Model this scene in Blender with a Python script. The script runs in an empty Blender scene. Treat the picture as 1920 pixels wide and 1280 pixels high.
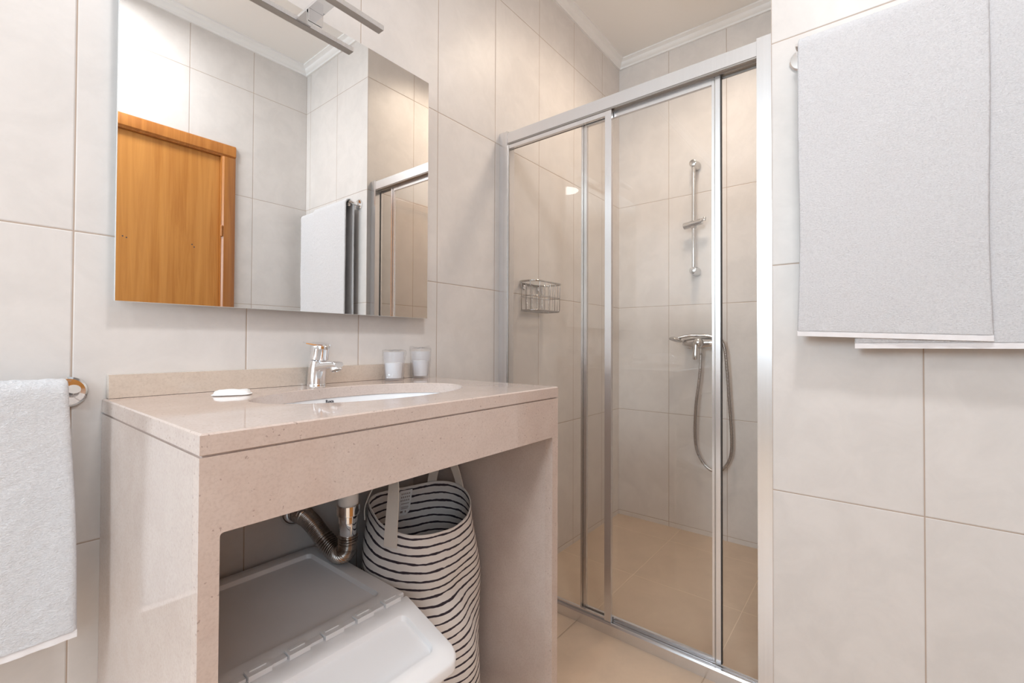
import bpy, bmesh, math, random
from mathutils import Vector, Matrix, noise
random.seed(7)
C = bpy.context.scene.collection
SC = bpy.context.scene
PI = math.pi

# ------------------------------------------------------------------ camera
ZC = 0.985                      # eye height above the bathroom floor
YAW, PITCH, ROLL, FPX = 0.66465, 0.01270, 0.00402, 847.077
fw = Vector((math.cos(YAW)*math.cos(PITCH), math.sin(YAW)*math.cos(PITCH), math.sin(PITCH)))
rt = Vector((math.sin(YAW), -math.cos(YAW), 0))
up = rt.cross(fw)
r2 = rt*math.cos(ROLL) + up*math.sin(ROLL)
u2 = -rt*math.sin(ROLL) + up*math.cos(ROLL)
cd = bpy.data.cameras.new('camera'); cam = bpy.data.objects.new('camera', cd); C.objects.link(cam)
cam.matrix_world = Matrix(((r2.x, u2.x, -fw.x, 0), (r2.y, u2.y, -fw.y, 0), (r2.z, u2.z, -fw.z, ZC), (0, 0, 0, 1)))
cd.sensor_fit = 'HORIZONTAL'; cd.sensor_width = 36.0; cd.lens = 36.0*FPX/1920
cd.shift_x = (960-975.95)/1920; cd.shift_y = (632.0-640)/1920
cd.clip_start = 0.02; cd.clip_end = 100
SC.camera = cam

# ------------------------------------------------------------------ world, light, exposure
w = bpy.data.worlds.new('sky'); SC.world = w; w.use_nodes = True
bgn = w.node_tree.nodes['Background']; bgn.inputs[0].default_value = (0.80, 0.90, 1.0, 1); bgn.inputs[1].default_value = 1.2
SC.view_settings.view_transform = 'Standard'; SC.view_settings.look = 'None'
SC.view_settings.gamma = 1.0; SC.view_settings.use_curve_mapping = False
SC.view_settings.exposure = 0.10

def area(name, loc, aim, sx, sy, power, col):
    l = bpy.data.lights.new(name, 'AREA'); l.shape = 'RECTANGLE'; l.size = sx; l.size_y = sy
    l.energy = power; l.color = col
    o = bpy.data.objects.new(name, l); C.objects.link(o); o.location = loc
    o.rotation_euler = (Vector(aim)-Vector(loc)).to_track_quat('-Z', 'Y').to_euler()
    return o
XL = -2.8                       # the window wall
WY0, WY1, WZ0, WZ1 = 0.10, 1.10, 1.40, 2.50
area('window_daylight', (XL-0.16, (WY0+WY1)/2, (WZ0+WZ1)/2), (1, (WY0+WY1)/2, (WZ0+WZ1)/2), WY1-WY0, WZ1-WZ0, 78.0, (0.76, 0.89, 1.0))
YA, XA = -1.50, 0.09    # the room is wider behind the camera: its outer wall, and the return to the door wall
VX_0, VX_1, VZ0, VZ1 = -1.9, -0.5, 0.95, 2.35      # second window, added in that outer wall for frontal fill light
area('alcove_fill_light', ((VX_0+VX_1)/2, YA-0.16, (VZ0+VZ1)/2), ((VX_0+VX_1)/2+0.25, 1, (VZ0+VZ1)/2-0.1), VX_1-VX_0, VZ1-VZ0, 21.0, (0.74, 0.87, 1.0))
LAMPS = [(0.32, -0.06, 13.0), (-1.25, -0.25, 6.0)]          # flush ceiling lamps, the second one added as fill: x, y, power
for lx_, ly_, lp_ in LAMPS:
    lc = bpy.data.lights.new('ceiling_lamp_light', 'AREA'); lc.shape = 'DISK'; lc.size = 0.26; lc.energy = lp_; lc.color = (0.98, 0.985, 1.0)
    lo = bpy.data.objects.new('ceiling_lamp_light', lc); C.objects.link(lo); lo.location = (lx_, ly_, 2.605)
ls = bpy.data.lights.new('shower_fill_light', 'AREA'); ls.shape = 'DISK'; ls.size = 0.24; ls.spread = math.radians(150); ls.energy = 7.8; ls.color = (1.0, 0.83, 0.66)  # added unseen lamp that brightens the shower
so = bpy.data.objects.new('shower_fill_light', ls); C.objects.link(so); so.location = (1.86, 0.62, 2.664)
SC.cycles.max_bounces = 14; SC.cycles.diffuse_bounces = 5; SC.cycles.glossy_bounces = 6; SC.cycles.transparent_max_bounces = 16
SC.cycles.sample_clamp_indirect = 6.0; SC.cycles.caustics_reflective = False; SC.cycles.caustics_refractive = False

# ------------------------------------------------------------------ helpers: objects
ORG = {}
def thing(name, label, cat, loc, group=None):
    o = bpy.data.objects.new(name, None); C.objects.link(o); o.location = loc; o.empty_display_size = 0.05
    o['label'] = label; o['category'] = cat
    if group: o['group'] = group
    ORG[o.name] = Vector(loc)
    return o
def tag(o, label, cat, group=None):
    o['label'] = label; o['category'] = cat
    if group: o['group'] = group
def smooth(me, ang=40):
    bm = bmesh.new(); bm.from_mesh(me); bm.normal_update()
    for f in bm.faces: f.smooth = True
    lim = math.radians(ang)
    for e in bm.edges:
        e.smooth = not (len(e.link_faces) == 2 and e.calc_face_angle(0) > lim)
    bm.to_mesh(me); bm.free()
def obj(name, bm, mat, parent=None, ang=40, bevel=0, segs=2):
    """one mesh object from a bmesh drawn in world space"""
    if bevel:
        es = [e for e in bm.edges if len(e.link_faces) == 2 and e.calc_face_angle(0) > 0.5]
        bmesh.ops.bevel(bm, geom=es, offset=bevel, segments=segs, affect='EDGES', profile=0.5, clamp_overlap=True)
    bmesh.ops.recalc_face_normals(bm, faces=bm.faces)
    me = bpy.data.meshes.new(name); o = bpy.data.objects.new(name, me); C.objects.link(o)
    if parent is not None:
        org = ORG[parent.name]; o.parent = parent
    else:
        xs = [v.co.x for v in bm.verts]; ys = [v.co.y for v in bm.verts]; zs = [v.co.z for v in bm.verts]
        org = Vector(((min(xs)+max(xs))/2, (min(ys)+max(ys))/2, min(zs))); o.location = org
    ORG[o.name] = Vector(org)
    bmesh.ops.translate(bm, verts=bm.verts, vec=-org)
    bm.to_mesh(me); bm.free(); smooth(me, ang)
    if mat: me.materials.append(mat)
    return o
def struct(name, bm, mat, parent=None, **k):
    o = obj(name, bm, mat, parent, **k)
    if parent is None: o['kind'] = 'structure'
    return o
def N(): return bmesh.new()
def box(bm, x0, x1, y0, y1, z0, z1):
    vs = [bm.verts.new(p) for p in ((x0,y0,z0),(x1,y0,z0),(x1,y1,z0),(x0,y1,z0),(x0,y0,z1),(x1,y0,z1),(x1,y1,z1),(x0,y1,z1))]
    for f in ((3,2,1,0),(4,5,6,7),(0,1,5,4),(1,2,6,5),(2,3,7,6),(3,0,4,7)): bm.faces.new([vs[i] for i in f])
    return vs
def loft(bm, rings, cap0=True, cap1=True, closed=True):
    L = [[bm.verts.new(p) for p in r] for r in rings]; n = len(L[0])
    for a, b in zip(L, L[1:]):
        for i in range(n if closed else n-1):
            j = (i+1) % n; bm.faces.new((a[i], a[j], b[j], b[i]))
    if closed and cap0: bm.faces.new(L[0][::-1])
    if closed and cap1: bm.faces.new(L[-1])
    return L
def frame_of(d):
    d = d.normalized(); a = Vector((0,0,1)) if abs(d.z) < 0.9 else Vector((1,0,0))
    s = d.cross(a).normalized(); return s, d.cross(s).normalized()
def lathe(bm, p0, axis, prof, n=32):
    """prof: list of (distance along the axis, radius)"""
    axis = Vector(axis).normalized(); s, t = frame_of(axis); p0 = Vector(p0)
    rings = []
    for d, r in prof:
        rings.append([p0+axis*d+(s*math.cos(2*PI*i/n)+t*math.sin(2*PI*i/n))*max(r, 1e-5) for i in range(n)])
    loft(bm, rings)
def cyl(bm, a, b, r, n=24):
    a = Vector(a); b = Vector(b); lathe(bm, a, b-a, [(0, r), ((b-a).length, r)], n)
def spline(pts, k=10, closed=False):
    P = [Vector(p) for p in pts]; out = []; n = len(P)
    for i in range(n if closed else n-1):
        if closed: a, b, c, d = P[(i-1)%n], P[i], P[(i+1)%n], P[(i+2)%n]
        else: a, b, c, d = P[max(i-1,0)], P[i], P[i+1], P[min(i+2,n-1)]
        for j in range(k):
            t = j/k
            out.append(0.5*((2*b)+(c-a)*t+(2*a-5*b+4*c-d)*t*t+(3*b-a-3*c+d)*t**3))
    if not closed: out.append(P[-1])
    return out
def tube(bm, pts, r, n=10, closed=False, rf=None):
    P = [Vector(p) for p in pts]; m = len(P); rings = []; s = None
    for i in range(m):
        d = (P[(i+1) % m]-P[i-1]) if closed else (P[min(i+1,m-1)]-P[max(i-1,0)])
        d.normalize()
        if s is None: s, _ = frame_of(d)
        s = (s-d*s.dot(d)).normalized(); t = d.cross(s)
        rr = rf(i) if rf else r
        rings.append([P[i]+(s*math.cos(2*PI*q/n)+t*math.sin(2*PI*q/n))*rr for q in range(n)])
    if closed:
        L = [[bm.verts.new(p) for p in R_] for R_ in rings]
        for i in range(m):
            a, b = L[i], L[(i+1) % m]
            for q in range(n): bm.faces.new((a[q], a[(q+1)%n], b[(q+1)%n], b[q]))
    else: loft(bm, rings)
def prism(bm, poly, axis, a, b):
    """poly: 2-D points; axis 'x' -> (y,z), 'y' -> (x,z), 'z' -> (x,y)"""
    def P(p, q): return (q, p[0], p[1]) if axis == 'x' else ((p[0], q, p[1]) if axis == 'y' else (p[0], p[1], q))
    loft(bm, [[P(p, a) for p in poly], [P(p, b) for p in poly]])
def rrect(x0, x1, y0, y1, r, n=6, ra=None):
    """rounded rectangle; ra is the radius of the two y0 corners when it differs from r"""
    out = []; r_a = r if ra is None else ra
    for cx, cy, a0, r in ((x1-r, y1-r, 0, r), (x0+r, y1-r, 90, r), (x0+r_a, y0+r_a, 180, r_a), (x1-r_a, y0+r_a, 270, r_a)):
        for i in range(n+1):
            a = math.radians(a0+90*i/n); out.append((cx+r*math.cos(a), cy+r*math.sin(a)))
    return out

# ------------------------------------------------------------------ helpers: materials
class G:
    def __init__(s, name):
        s.m = bpy.data.materials.new(name); s.m.use_nodes = True; s.t = s.m.node_tree; s.n = s.t.nodes; s.l = s.t.links
        s.b = s.n['Principled BSDF']; s.out = s.n['Material Output']
    def add(s, t, **k):
        x = s.n.new(t)
        for a, v in k.items(): setattr(x, a, v)
        return x
    def put(s, v, sock):
        if hasattr(v, 'is_output') or isinstance(v, bpy.types.NodeSocket): s.l.new(v, sock)
        else: sock.default_value = v
    def math(s, op, a, b=0.0, c=0.0):
        x = s.add('ShaderNodeMath', operation=op)
        s.put(a, x.inputs[0]); s.put(b, x.inputs[1]); s.put(c, x.inputs[2])
        return x.outputs[0]
    def mix(s, f, a, b):
        x = s.add('ShaderNodeMix', data_type='RGBA'); s.put(f, x.inputs[0]); s.put(a, x.inputs[6]); s.put(b, x.inputs[7]); return x.outputs[2]
    def ramp(s, f, a, b, v0=0.0, v1=1.0):
        x = s.add('ShaderNodeMapRange', interpolation_type='SMOOTHSTEP'); s.put(f, x.inputs[0])
        x.inputs[1].default_value = a; x.inputs[2].default_value = b; x.inputs[3].default_value = v0; x.inputs[4].default_value = v1
        return x.outputs[0]
    def noise(s, vec, scale, detail=4, rough=0.55, dist=0.0):
        x = s.add('ShaderNodeTexNoise'); s.l.new(vec, x.inputs['Vector']); x.inputs['Scale'].default_value = scale
        x.inputs['Detail'].default_value = detail; x.inputs['Roughness'].default_value = rough; x.inputs['Distortion'].default_value = dist
        return x.outputs['Fac']
    def vec(s, sx=1, sy=1, sz=1, world=False):
        src = s.add('ShaderNodeNewGeometry').outputs['Position'] if world else s.add('ShaderNodeTexCoord').outputs['Object']
        x = s.add('ShaderNodeMapping'); s.l.new(src, x.inputs[0]); x.inputs['Scale'].default_value = (sx, sy, sz)
        return x.outputs[0]
    def bump(s, h, strength, dist):
        x = s.add('ShaderNodeBump'); x.inputs['Strength'].default_value = strength; x.inputs['Distance'].default_value = dist
        s.l.new(h, x.inputs['Height']); s.l.new(x.outputs[0], s.b.inputs['Normal'])
    def set(s, **k):
        for a, v in k.items(): s.put(v, s.b.inputs[a.replace('_', ' ')])
        return s.m
def c4(r, g, b): return (r, g, b, 1)
def plain(name, col, rough=0.5, metal=0.0, spec=0.5, **k):
    g = G(name); return g.set(Base_Color=c4(*col), Roughness=rough, Metallic=metal, Specular_IOR_Level=spec, **k)

def tile(name, col, grout, W, H, ou, ov, kind='wall', rough=0.40, gw=0.0011, vary=0.038):
    """glazed tiles on a grid; wall: u along the wall, v is height; floor: u = x, v = y. ou = (x offset, y offset)"""
    g = G(name); geo = g.add('ShaderNodeNewGeometry')
    p = g.add('ShaderNodeSeparateXYZ'); g.l.new(geo.outputs['Position'], p.inputs[0])
    n = g.add('ShaderNodeSeparateXYZ'); g.l.new(geo.outputs['True Normal'], n.inputs[0])
    if kind == 'wall':
        side = g.math('GREATER_THAN', g.math('ABSOLUTE', n.outputs[0]), 0.5)
        ux = g.math('SUBTRACT', p.outputs[0], ou[0]); uy = g.math('SUBTRACT', p.outputs[1], ou[1])
        u = g.math('ADD', g.math('MULTIPLY', uy, side), g.math('MULTIPLY', ux, g.math('SUBTRACT', 1.0, side)))
        v = g.math('SUBTRACT', p.outputs[2], ov)
    else:
        u = g.math('SUBTRACT', p.outputs[0], ou[0]); v = g.math('SUBTRACT', p.outputs[1], ou[1])
    def dist(a, s):
        q = g.math('ADD', g.math('DIVIDE', a, s), 0.5)
        return g.math('MULTIPLY', g.math('ABSOLUTE', g.math('SUBTRACT', g.math('FRACT', q), 0.5)), s), g.math('FLOOR', q)
    du, _ = dist(u, W); dv, _ = dist(v, H)
    iu = g.math('FLOOR', g.math('DIVIDE', u, W)); iv = g.math('FLOOR', g.math('DIVIDE', v, H))
    d = g.math('MINIMUM', du, dv)
    isg = g.ramp(d, gw*0.75, gw*1.35, 1.0, 0.0)
    comb = g.add('ShaderNodeCombineXYZ'); g.l.new(iu, comb.inputs[0]); g.l.new(iv, comb.inputs[1])
    wn = g.add('ShaderNodeTexWhiteNoise'); g.l.new(comb.outputs[0], wn.inputs['Vector'])
    pv = g.vec(1, 1, 1, world=True)
    cloud = g.noise(pv, 9.0, 6, 0.62, 0.6); fine = g.noise(pv, 55.0, 4, 0.6)
    k = g.math('ADD', g.ramp(cloud, 0.3, 0.7, -vary, vary), g.math('MULTIPLY', g.math('SUBTRACT', fine, 0.5), vary*1.2))
    k = g.math('ADD', k, g.math('MULTIPLY', g.math('SUBTRACT', wn.outputs['Value'], 0.5), vary*0.6))
    k = g.math('ADD', k, 1.0)
    sc = g.add('ShaderNodeVectorMath', operation='SCALE'); sc.inputs[0].default_value = col; g.l.new(k, sc.inputs['Scale'])
    colr = g.mix(isg, sc.outputs[0], c4(*grout))
    g.bump(g.ramp(d, gw*0.8, gw*0.8+0.0022, 0.0, 1.0), 0.6, 0.0012)
    return g.set(Base_Color=colr, Roughness=g.math('ADD', g.math('MULTIPLY', isg, 0.4), rough), Specular_IOR_Level=0.4)

TW, TH, TZ = 0.30407, 0.600, -0.004
TC, TG = (0.720, 0.682, 0.655), (0.47, 0.37, 0.30)
M = {}
M['tile_back'] = tile('beige_wall_tile', TC, TG, TW, TH, (0.1506, 0.0), TZ)
M['tile_far'] = tile('beige_wall_tile_shower', TC, TG, TW, TH, (0.0, 0.9041), TZ)
M['tile_right'] = tile('beige_wall_tile_right', TC, TG, TW, TH, (1.3722, -0.0875), TZ)
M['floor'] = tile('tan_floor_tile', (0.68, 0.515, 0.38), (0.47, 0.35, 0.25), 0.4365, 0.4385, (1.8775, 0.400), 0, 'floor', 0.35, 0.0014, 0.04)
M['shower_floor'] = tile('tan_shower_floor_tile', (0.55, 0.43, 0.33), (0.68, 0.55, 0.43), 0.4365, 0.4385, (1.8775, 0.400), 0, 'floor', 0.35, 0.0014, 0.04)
M['ceiling'] = plain('ceiling_paint', (0.89, 0.87, 0.845), 0.85)
M['cornice'] = plain('cornice_plaster', (0.88, 0.87, 0.86), 0.7)
M['white_frame'] = plain('white_window_frame', (0.85, 0.85, 0.85), 0.35)

def glass(name, tint, ior=1.5, rough=0.0):
    g = G(name); g.n.remove(g.b)
    tr = g.add('ShaderNodeBsdfTransparent'); tr.inputs[0].default_value = c4(*tint)
    gl = g.add('ShaderNodeBsdfGlossy'); gl.inputs['Roughness'].default_value = rough
    fr = g.add('ShaderNodeFresnel'); bf = g.add('ShaderNodeNewGeometry').outputs['Backfacing']
    g.l.new(g.math('ADD', g.math('MULTIPLY', bf, 1/ior-ior), ior), fr.inputs[0])
    mx = g.add('ShaderNodeMixShader'); g.l.new(fr.outputs[0], mx.inputs[0]); g.l.new(tr.outputs[0], mx.inputs[1]); g.l.new(gl.outputs[0], mx.inputs[2])
    g.l.new(mx.outputs[0], g.out.inputs[0]); return g.m
M['glass'] = glass('clear_shower_glass', (0.985, 0.980, 0.972))
M['pane'] = glass('window_glass', (0.97, 0.98, 0.98))
M['plastic_wrap'] = glass('clear_plastic_wrap', (0.985, 0.985, 0.985), 1.45, 0.06)
M['chrome'] = plain('polished_chrome', (0.86, 0.86, 0.87), 0.07, 1.0)
M['chrome_soft'] = plain('satin_chrome', (0.80, 0.79, 0.78), 0.20, 1.0)
M['pipe_metal'] = plain('darkened_pipe_metal', (0.40, 0.365, 0.335), 0.22, 1.0)  # base colour darkened to stand in for the dark space under the sink
M['chrome_grey'] = plain('grey_chrome', (0.60, 0.585, 0.57), 0.14, 1.0)  # chrome with its base colour darkened to mute bright reflections
M['wire'] = plain('chrome_wire', (0.46, 0.44, 0.43), 0.22, 1.0)
M['mirror'] = plain('mirror_silver', (0.93, 0.935, 0.93), 0.0, 1.0)
M['mirror_edge'] = plain('polished_glass_edge', (0.80, 0.82, 0.82), 0.15)
M['grey_plastic'] = plain('grey_backing', (0.55, 0.56, 0.58), 0.5)
g = G('brushed_aluminium'); nz = g.noise(g.vec(220, 220, 2.0, world=True), 1.0, 3, 0.6)
M['alu'] = g.set(Base_Color=g.mix(nz, c4(0.72, 0.71, 0.715), c4(0.80, 0.79, 0.795)), Metallic=0.88, Roughness=0.23)
M['alu_dark'] = plain('aluminium_groove', (0.42, 0.39, 0.36), 0.4, 0.9)
M['gasket'] = plain('dark_rubber_gasket', (0.05, 0.045, 0.04), 0.6)
M['ceramic'] = plain('white_sanitary_ceramic', (0.88, 0.88, 0.89), 0.08)
M['white_plastic'] = plain('white_bin_plastic', (0.84, 0.84, 0.85), 0.34)
M['white_pvc'] = plain('white_pipe_plastic', (0.78, 0.76, 0.74), 0.4)
M['ink'] = plain('printed_ink', (0.06, 0.06, 0.07), 0.5)
M['diffuser'] = plain('grey_lamp_diffuser', (0.66, 0.645, 0.64), 0.35)
M['lamp_white'] = plain('opal_lamp_glass', (0.9, 0.88, 0.84), 0.4)
g = G('frosted_tumbler'); tr = g.add('ShaderNodeBsdfTransparent'); tr.inputs[0].default_value = c4(0.97, 0.97, 0.98)
mx = g.add('ShaderNodeMixShader'); mx.inputs[0].default_value = 0.16; g.l.new(tr.outputs[0], mx.inputs[1]); g.l.new(g.b.outputs[0], mx.inputs[2]); g.l.new(mx.outputs[0], g.out.inputs[0])
M['tumbler'] = g.set(Base_Color=c4(0.84, 0.84, 0.86), Roughness=0.15)
M['paper'] = plain('white_paper', (0.93, 0.93, 0.925), 0.7)
M['strap'] = plain('cream_cotton_strap', (0.72, 0.66, 0.60), 0.9)

# stone with small dark flecks
def stone(name, ca, cb, rough, flecks):
    g = G(name); v = g.vec(1, 1, 1, world=True)
    cl = g.noise(v, 14, 6, 0.65, 0.4); fn = g.noise(v, 240, 3, 0.65)
    base = g.mix(g.ramp(cl, 0.3, 0.7), c4(*ca), c4(*cb))
    dk = c4(ca[0]*0.74, ca[1]*0.70, ca[2]*0.68)
    base = g.mix(g.math('MULTIPLY', g.ramp(fn, 0.42, 0.70), 0.30), base, dk)
    for sc_, th_, den in ((130, 0.22, 0.50), (66, 0.13, 0.70)):
        nw = g.add('ShaderNodeTexNoise'); g.l.new(v, nw.inputs['Vector']); nw.inputs['Scale'].default_value = sc_*1.6; nw.inputs['Detail'].default_value = 3
        wa = g.add('ShaderNodeVectorMath', operation='MULTIPLY_ADD'); g.l.new(nw.outputs['Color'], wa.inputs[0]); wa.inputs[1].default_value = (1.1/sc_,)*3; g.l.new(v, wa.inputs[2])
        w3 = wa.outputs[0]
        vo = g.add('ShaderNodeTexVoronoi'); g.l.new(w3, vo.inputs['Vector']); vo.inputs['Scale'].default_value = sc_
        pick = g.add('ShaderNodeSeparateColor'); g.l.new(vo.outputs['Color'], pick.inputs[0])
        jag = g.math('ADD', vo.outputs['Distance'], g.math('MULTIPLY', g.math('SUBTRACT', g.noise(v, 420, 2), 0.5), 0.16))
        fl = g.math('MULTIPLY', g.ramp(jag, th_*0.5, th_, 1, 0), g.ramp(pick.outputs[0], den+0.2, den+0.28))
        base = g.mix(g.math('MULTIPLY', fl, flecks), base, c4(0.22, 0.155, 0.13))
    return g.set(Base_Color=base, Roughness=rough, Specular_IOR_Level=0.85)
M['stone'] = stone('polished_beige_limestone', (0.61, 0.50, 0.445), (0.655, 0.55, 0.495), 0.06, 0.52)
M['stone_side'] = stone('polished_limestone_side', (0.585, 0.485, 0.435), (0.625, 0.53, 0.48), 0.09, 0.12)
M['stone_cream'] = stone('cream_limestone', (0.63, 0.535, 0.455), (0.68, 0.585, 0.50), 0.14, 0.15)

# oak veneer
g = G('honey_oak_veneer'); v = g.vec(34, 34, 1.3, world=True)
gr = g.noise(v, 1.0, 6, 0.6, 1.2); gr2 = g.noise(g.vec(5, 5, 0.5, world=True), 1.0, 3, 0.5, 1.5)
wc = g.mix(g.ramp(gr, 0.3, 0.72), c4(0.60, 0.265, 0.062), c4(0.46, 0.175, 0.034))
wc = g.mix(g.math('MULTIPLY', g.ramp(gr2, 0.35, 0.7), 0.5), wc, c4(0.66, 0.31, 0.085))
M['oak'] = g.set(Base_Color=wc, Roughness=0.32)
g = G('darker_oak_casing'); gr = g.noise(g.vec(40, 40, 2.0, world=True), 1.0, 5, 0.6, 1.0)
M['oak_casing'] = g.set(Base_Color=g.mix(g.ramp(gr, 0.3, 0.7), c4(0.50, 0.20, 0.045), c4(0.38, 0.135, 0.028)), Roughness=0.30)

# terry towelling
g = G('white_terry_cotton'); v = g.vec(1, 1, 1, world=True)
n1 = g.noise(g.vec(1, 1, 1.6, world=True), 270, 5, 0.7, 0.6); n2 = g.noise(v, 60, 3, 0.6)
h = g.math('ADD', n1, g.math('MULTIPLY', n2, 0.5)); g.bump(h, 0.72, 0.0052)
M['terry'] = g.set(Base_Color=g.mix(g.ramp(n1, 0.30, 0.60), c4(0.70, 0.70, 0.722), c4(0.82, 0.82, 0.842)), Roughness=0.95, Specular_IOR_Level=0.1, Sheen_Weight=0.15)
g = G('white_cotton_hem'); nn = g.noise(g.vec(60, 60, 500, world=True), 1.0, 2); g.bump(nn, 0.2, 0.002)
M['hem'] = g.set(Base_Color=c4(0.84, 0.82, 0.83), Roughness=0.9, Specular_IOR_Level=0.1)

# striped laundry bag: stripes follow the cloth (uv)
g = G('white_cloth_with_black_stripes'); tc = g.add('ShaderNodeTexCoord'); sp = g.add('ShaderNodeSeparateXYZ'); g.l.new(tc.outputs['UV'], sp.inputs[0])
cb = g.add('ShaderNodeCombineXYZ'); g.l.new(g.math('MULTIPLY', sp.outputs[0], 14.0), cb.inputs[0]); g.l.new(g.math('MULTIPLY', sp.outputs[1], 34.0), cb.inputs[1])
wob = g.noise(cb.outputs[0], 1.0, 3, 0.6); thick = g.noise(cb.outputs[0], 2.6, 2, 0.5)
ph = g.math('ADD', g.math('DIVIDE', sp.outputs[1], 0.0205), g.math('MULTIPLY', g.math('SUBTRACT', wob, 0.5), 0.45))
dd = g.math('ABSOLUTE', g.math('SUBTRACT', g.math('FRACT', ph), 0.5))
hw = g.math('ADD', 0.035, g.math('MULTIPLY', thick, 0.18))
st = g.ramp(g.math('SUBTRACT', dd, hw), -0.02, 0.02, 1, 0)
wv = g.noise(g.vec(700, 700, 700), 1.0, 2); g.bump(wv, 0.15, 0.001)
geo = g.add('ShaderNodeNewGeometry')
ins = g.mix(geo.outputs['Backfacing'], c4(0.045, 0.035, 0.045), c4(0.045, 0.035, 0.045))
M['bag'] = g.set(Base_Color=g.mix(st, c4(0.78, 0.74, 0.71), ins), Roughness=0.85, Specular_IOR_Level=0.2)

# ------------------------------------------------------------------ room dimensions
YM = 1.2057      # mirror wall
XR = 1.3722      # towel wall
YS = 0.2165      # shower's right wall / end of the towel wall
XS = 2.4959      # shower back wall
YD = -0.4401     # door wall
HC = 2.672       # ceiling
SF = -0.029      # shower floor

bm = N(); box(bm, XL-0.15, 1.397, YA-0.15, YM+0.15, -0.12, 0.0); struct('floor', bm, M['floor'])
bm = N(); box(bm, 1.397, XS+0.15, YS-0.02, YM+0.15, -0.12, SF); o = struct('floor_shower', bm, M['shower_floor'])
bm = N(); box(bm, XL-0.15, XS+0.15, YA-0.15, YM+0.15, HC, HC+0.1); struct('ceiling', bm, M['ceiling'])
bm = N(); box(bm, XL-0.15, XS+0.15, YM, YM+0.15, -0.12, HC); struct('wall_back', bm, M['tile_back'])
bm = N(); box(bm, XS, XS+0.15, YS-0.02, YM, -0.12, HC); struct('wall_shower', bm, M['tile_far'])
bm = N(); box(bm, XR, XS+0.15, YD-0.15, YS, -0.12, HC); struct('wall_right', bm, M['tile_right'])
# door wall with its opening
DX0, DX1, DZ = 0.205, 0.915, 1.990
bm = N(); box(bm, XA, DX0, YD-0.15, YD, -0.12, HC); box(bm, XA, XA+0.15, YA, YD-0.15, -0.12, HC); y0, y1 = YA-0.15, YA
box(bm, XL-0.15, VX_0, y0, y1, -0.12, HC); box(bm, VX_1, XA+0.15, y0, y1, -0.12, HC); box(bm, VX_0, VX_1, y0, y1, -0.12, VZ0); box(bm, VX_0, VX_1, y0, y1, VZ1, HC); box(bm, DX1, XR, YD-0.15, YD, -0.12, HC); box(bm, DX0, DX1, YD-0.15, YD, DZ, HC)
struct('wall_front', bm, M['tile_right'])
# window wall with its opening
bm = N(); x0, x1 = XL-0.15, XL
box(bm, x0, x1, YA, WY0, -0.12, HC); box(bm, x0, x1, WY1, YM, -0.12, HC); box(bm, x0, x1, WY0, WY1, -0.12, WZ0); box(bm, x0, x1, WY0, WY1, WZ1, HC)
struct('wall_left', bm, M['tile_back'])
# window
win = bpy.data.objects.new('window_1', None); C.objects.link(win); win.location = (XL-0.09, (WY0+WY1)/2, WZ0); win['kind'] = 'structure'; ORG['window_1'] = Vector(win.location)
bm = N()
a, b = XL-0.10, XL-0.05
for (q0, q1, s0, s1) in ((WY0, WY0+0.05, WZ0, WZ1), (WY1-0.05, WY1, WZ0, WZ1), (WY0+0.05, WY1-0.05, WZ0, WZ0+0.05), (WY0+0.05, WY1-0.05, WZ1-0.05, WZ1)): box(bm, a, b, q0, q1, s0, s1)
obj('window_frame', bm, M['white_frame'], win)
bm = N(); box(bm, XL-0.078, XL-0.072, WY0+0.05, WY1-0.05, WZ0+0.05, WZ1-0.05); obj('window_pane', bm, M['pane'], win)
bm = N(); box(bm, XL-0.04, XL+0.03, WY0-0.02, WY1+0.02, WZ0-0.025, WZ0); obj('window_sill', bm, M['white_frame'], win, bevel=0.003)
win = bpy.data.objects.new('added_window_2', None); C.objects.link(win); win.location = ((VX_0+VX_1)/2, YA-0.09, VZ0); win['kind'] = 'structure'; ORG['added_window_2'] = Vector(win.location)  # added window, unseen, for daylight fill from behind the camera
bm = N(); a, b = YA-0.10, YA-0.05
for (q0, q1, s0, s1) in ((VX_0, VX_0+0.05, VZ0, VZ1), (VX_1-0.05, VX_1, VZ0, VZ1), (VX_0+0.05, VX_1-0.05, VZ0, VZ0+0.05), (VX_0+0.05, VX_1-0.05, VZ1-0.05, VZ1)): box(bm, q0, q1, a, b, s0, s1)
obj('window_frame', bm, M['white_frame'], win)
bm = N(); box(bm, VX_0+0.05, VX_1-0.05, YA-0.078, YA-0.072, VZ0+0.05, VZ1-0.05); obj('window_pane', bm, M['pane'], win)
bm = N(); box(bm, VX_0-0.02, VX_1+0.02, YA-0.04, YA+0.03, VZ0-0.025, VZ0); obj('window_sill', bm, M['white_frame'], win, bevel=0.003)
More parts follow.
